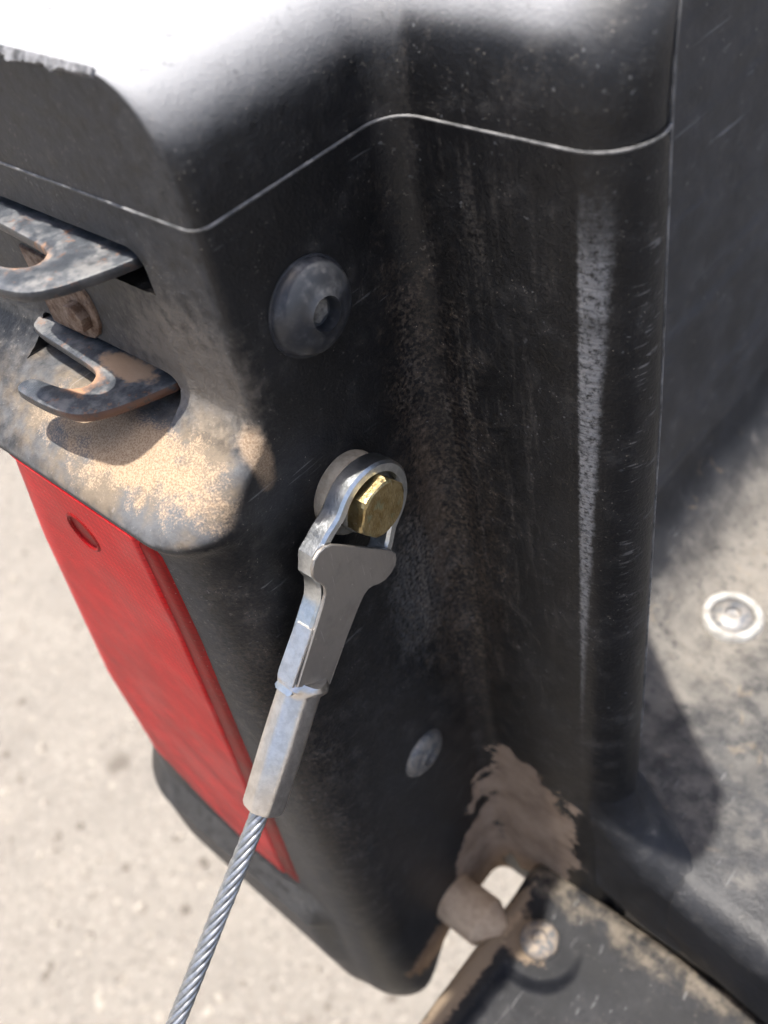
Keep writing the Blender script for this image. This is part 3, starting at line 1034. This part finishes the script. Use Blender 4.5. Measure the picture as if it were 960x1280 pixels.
# the eye: a thick loop, outline outside minus oblong opening, running into a neck
def eye():
    def half(s, outer=True):
        R = 0.0112
        tab = [(0.002, 0.01102), (0.008, 0.0126), (0.0118, 0.0136), (0.0155, 0.0118), (0.0185, 0.0080), (0.022, 0.0066), (0.044, 0.0056)]
        if s <= 0.002:
            return sqrt(max(0, R * R - s * s))
        for (a, fa), (b, fb) in zip(tab, tab[1:]):
            if s <= b:
                t = (s - a) / (b - a); t = t * t * (3 - 2 * t)
                return fa + (fb - fa) * t
        return tab[-1][1]
    n = 96
    outer, inner = [], []
    # outer boundary, angle-wise round the eye then down the neck, right side mirrored
    ss = [-0.0112 * cos(pi / 2 * i / 16) for i in range(17)] + [0.044 * i / 30 for i in range(1, 31)]
    side = [(s, half(s)) for s in ss]
    outer = [(s, t) for s, t in side] + [(s, -t) for s, t in reversed(side[1:])]
    w = 0.0029
    hs = [-(0.0112 - w) * cos(pi / 2 * i / 10) for i in range(11)] + [0.0005 + 0.0125 * i / 12 for i in range(1, 13)]
    def hin(s):
        r = 0.0112 - w
        if s <= 0.002:
            return sqrt(max(0, r * r - s * s))
        return (half(s) - w) * sqrt(max(0.0, 1 - max(0, (s - 0.0085) / 0.0045) ** 2)) if s > 0.0085 else half(s) - w
    iside = [(s, max(0.0, hin(s))) for s in hs]
    inner = [(s, t) for s, t in iside] + [(s, -t) for s, t in reversed(iside[1:-1])]
    bm = bmesh.new()
    d0, d1 = 0.0042, 0.0092
    def ring(pts, d, shrink=0.0):
        return [bm.verts.new(loc3(s, t, d)) for s, t in pts]
    def offset(pts, k):
        out = []
        N = len(pts)
        for i, p in enumerate(pts):
            a, b = Vector(pts[i - 1]), Vector(pts[(i + 1) % N])
            t = (b - a)
            if t.length < 1e-9:
                out.append(p); continue
            t.normalize()
            out.append((p[0] - t.y * k, p[1] + t.x * k))
        return out
    bev = 0.0006
    # find which sign of offset shrinks the outer outline
    def area(p): return abs(sum(p[i - 1][0] * p[i][1] - p[i][0] * p[i - 1][1] for i in range(len(p))))
    sg = 1 if area(offset(outer, bev)) < area(outer) else -1
    so = 1 if area(offset(inner, bev)) > area(inner) else -1
    rings_o = [ring(offset(outer, sg * bev), d0), ring(outer, d0 + bev), ring(outer, d1 - bev), ring(offset(outer, sg * bev), d1)]
    rings_i = [ring(offset(inner, so * bev), d0), ring(inner, d0 + bev), ring(inner, d1 - bev), ring(offset(inner, so * bev), d1)]
    for rs in (rings_o, rings_i):
        for A, B in zip(rs, rs[1:]):
            N = len(A)
            for i in range(N):
                bm.faces.new((A[i], A[(i + 1) % N], B[(i + 1) % N], B[i]))
    def edges(r):
        return [bm.edges.get((r[i], r[(i + 1) % len(r)])) for i in range(len(r))]
    for k in (0, -1):
        bmesh.ops.triangle_fill(bm, use_beauty=True, edges=edges(rings_o[k]) + edges(rings_i[k]))
    return obj_bm('eye_loop', bm, 'zinc', cable, True, 32)
eye()

kp = [(0.0080, 0.0000), (0.0080, 0.0060), (0.0081, 0.0108), (0.0088, 0.0130), (0.0101, 0.0142), (0.0118, 0.0147), (0.0137, 0.0142), (0.0153, 0.0130), (0.0163, 0.0112), (0.0168, 0.0092), (0.0176, 0.0078), (0.0192, 0.0069), (0.0220, 0.0065), (0.0300, 0.0061), (0.0410, 0.0056)]
kpo = kp + [(s, -t) for s, t in reversed(kp[1:])]
bm = plate(kpo and [(s, t) for s, t in kpo], lambda a, b, d: loc3(a, b, d), 0.0094, 0.0103, 0.00018, 1)
keeper = obj_bm('keeper_plate', bm, 'keeper', cable, True, 30)
# folded sides of the keeper gripping the neck
for sg in (1, -1):
    bm = plate([(0.0275, 0.0098), (0.0412, 0.0098), (0.0412, 0.0052), (0.0395, 0.0048), (0.0290, 0.0050), (0.0275, 0.0056)], lambda a, b, d: loc3(a, sg * d, b), 0.0060, 0.0069, 0.0002, 1)
    obj_bm('keeper_flange', bm, 'ferrule', keeper, True, 30)

# crimped sleeve
F0 = Vector(loc3(0.0405, 0.0, 0.0070))
F1 = Vector((0.0085, -0.0818, -0.1228))
def sleeve():
    d = (F1 - F0); L = d.length; d.normalize()
    u = Vector((1, 0, 0)); u = (u - d * u.dot(d)).normalized(); w = d.cross(u)
    V, F = [], []
    prof = [(0.0030, -0.0006), (0.0046, -0.0004), (0.0051, 0.0006), (0.0050, 0.0018), (0.0045, 0.0026), (0.0044, 0.004), (0.0045, L * 0.5), (0.0044, L - 0.0012), (0.0040, L - 0.0002), (0.0026, L)]
    N = 48
    for j, (r, h) in enumerate(prof):
        for k in range(N):
            a = 2 * pi * k / N
            # eight pressed flats with soft corners
            ph = (a + radians(10)) % (pi / 4) - pi / 8
            hexr = cos(pi / 8) / cos(ph) * 1.05
            f = 1.0 if j in (0, 1, 2, 3, len(prof) - 1) else 0.75 * min(hexr, 1.03) + 0.25
            if j in (1, 2, 3):
                f = 1 + 0.05 * sin(3 * a + j) + 0.04 * sin(7 * a)
            V.append(F0 + d * (h + (0.0005 * sin(2 * a + 1) if j < 4 else 0)) + (u * cos(a) + w * sin(a)) * r * f * 1.12)
    for i in range(len(prof) - 1):
        for k in range(N):
            F.append((i * N + k, i * N + (k + 1) % N, (i + 1) * N + (k + 1) % N, (i + 1) * N + k))
    F.append(tuple(range(N))); F.append(tuple(range((len(prof) - 1) * N, len(prof) * N)))
    return obj('crimp_sleeve', V, F, 'ferrule', cable, angle=40)
sleeve()

# the wire rope: seven helical strands round a core, taut down to the outer end of the tailgate
R0 = F1 + Vector((-0.0002, 0.0016, 0.0018))
R1 = Vector((0.0110, -0.1250, -0.1560))
R2 = R1 + (R1 - R0).normalized() * 0.19
def rope_pt(t):
    # slight sag keeps it from being ruler straight
    p = R0.lerp(R2, t)
    return p + Vector((0, 0.0, -0.0025 * 4 * t * (1 - t)))
NS = 330
Lr = (R2 - R0).length
core = obj('wire_rope', *tube([rope_pt(i / 60) for i in range(61)], 0.00110, 8), 'rope_core', cable)
d = (R2 - R0).normalized()
u = d.orthogonal().normalized(); w = d.cross(u)
for k in range(7):
    pts = []
    for i in range(NS + 1):
        t = i / NS
        a = 2 * pi * (t * Lr / 0.022) + 2 * pi * k / 7
        pts.append(rope_pt(t) + (u * cos(a) + w * sin(a)) * 0.00150)
    V, F = tube(pts, 0.00071, 6)
    obj('strand', V, F, 'rope', core, angle=180)
V, F = lathe([(0.002, 0.0), (0.0044, 0.0), (0.0045, 0.030), (0.003, 0.032)], R2 - d * 0.012, d, 24)
obj('end_sleeve', V, F, 'ferrule', cable)

# hexagon bolt through the eye
def hex_bolt():
    bm = bmesh.new()
    R = 0.0073; rot = radians(9)
    x0, x1 = 0.0071, 0.0115
    def hexring(r, x, cut=0.0):
        out = []
        for k in range(36):
            a = 2 * pi * k / 36
            ph = (a % (pi / 3)) - pi / 6
            rad = r * cos(pi / 6) / cos(ph)
            rad = min(rad, r - cut)
            out.append(bm.verts.new((x, -0.0306 + rad * cos(a + rot), -0.0692 + rad * sin(a + rot))))
        return out
    rings = [hexring(R, x0, 0.0004), hexring(R, x0 + 0.0005), hexring(R, x1 - 0.0010), hexring(R, x1 - 0.0003, 0.0006), hexring(R * 0.965, x1, 0.0009)]
    for A, B in zip(rings, rings[1:]):
        for i in range(36):
            bm.faces.new((A[i], A[(i + 1) % 36], B[(i + 1) % 36], B[i]))
    bm.faces.new(rings[0]); bm.faces.new(rings[-1])
    return obj_bm('hex_bolt', bm, 'gold', cable, True, 20)
hb = hex_bolt()
hb['label'] = 'scratched yellow zinc hexagon bolt head'
keeper['label'] = 'flat dull grey keeper plate with rounded lobes'
lamp['label'] = 'dusty red tail light below the sandy ledge'
bracket['label'] = 'rusty bracket carrying two flat hooks'
V, F = lathe([(0.0035, 0.0), (0.0072, 0.0), (0.0074, 0.0004), (0.0074, 0.0028), (0.0072, 0.0031), (0.0035, 0.0031)], (0.0040, -0.0304, -0.0692), (1, 0, 0), 40)
obj('spacer', V, F, 'washer', cable)
V, F = lathe([(0.0025, 0.0), (0.0040, 0.0), (0.0040, 0.008), (0.0030, 0.008)], (0.0, -0.0306, -0.0692), (1, 0, 0), 24)
obj('shank', V, F, 'gold', hb)
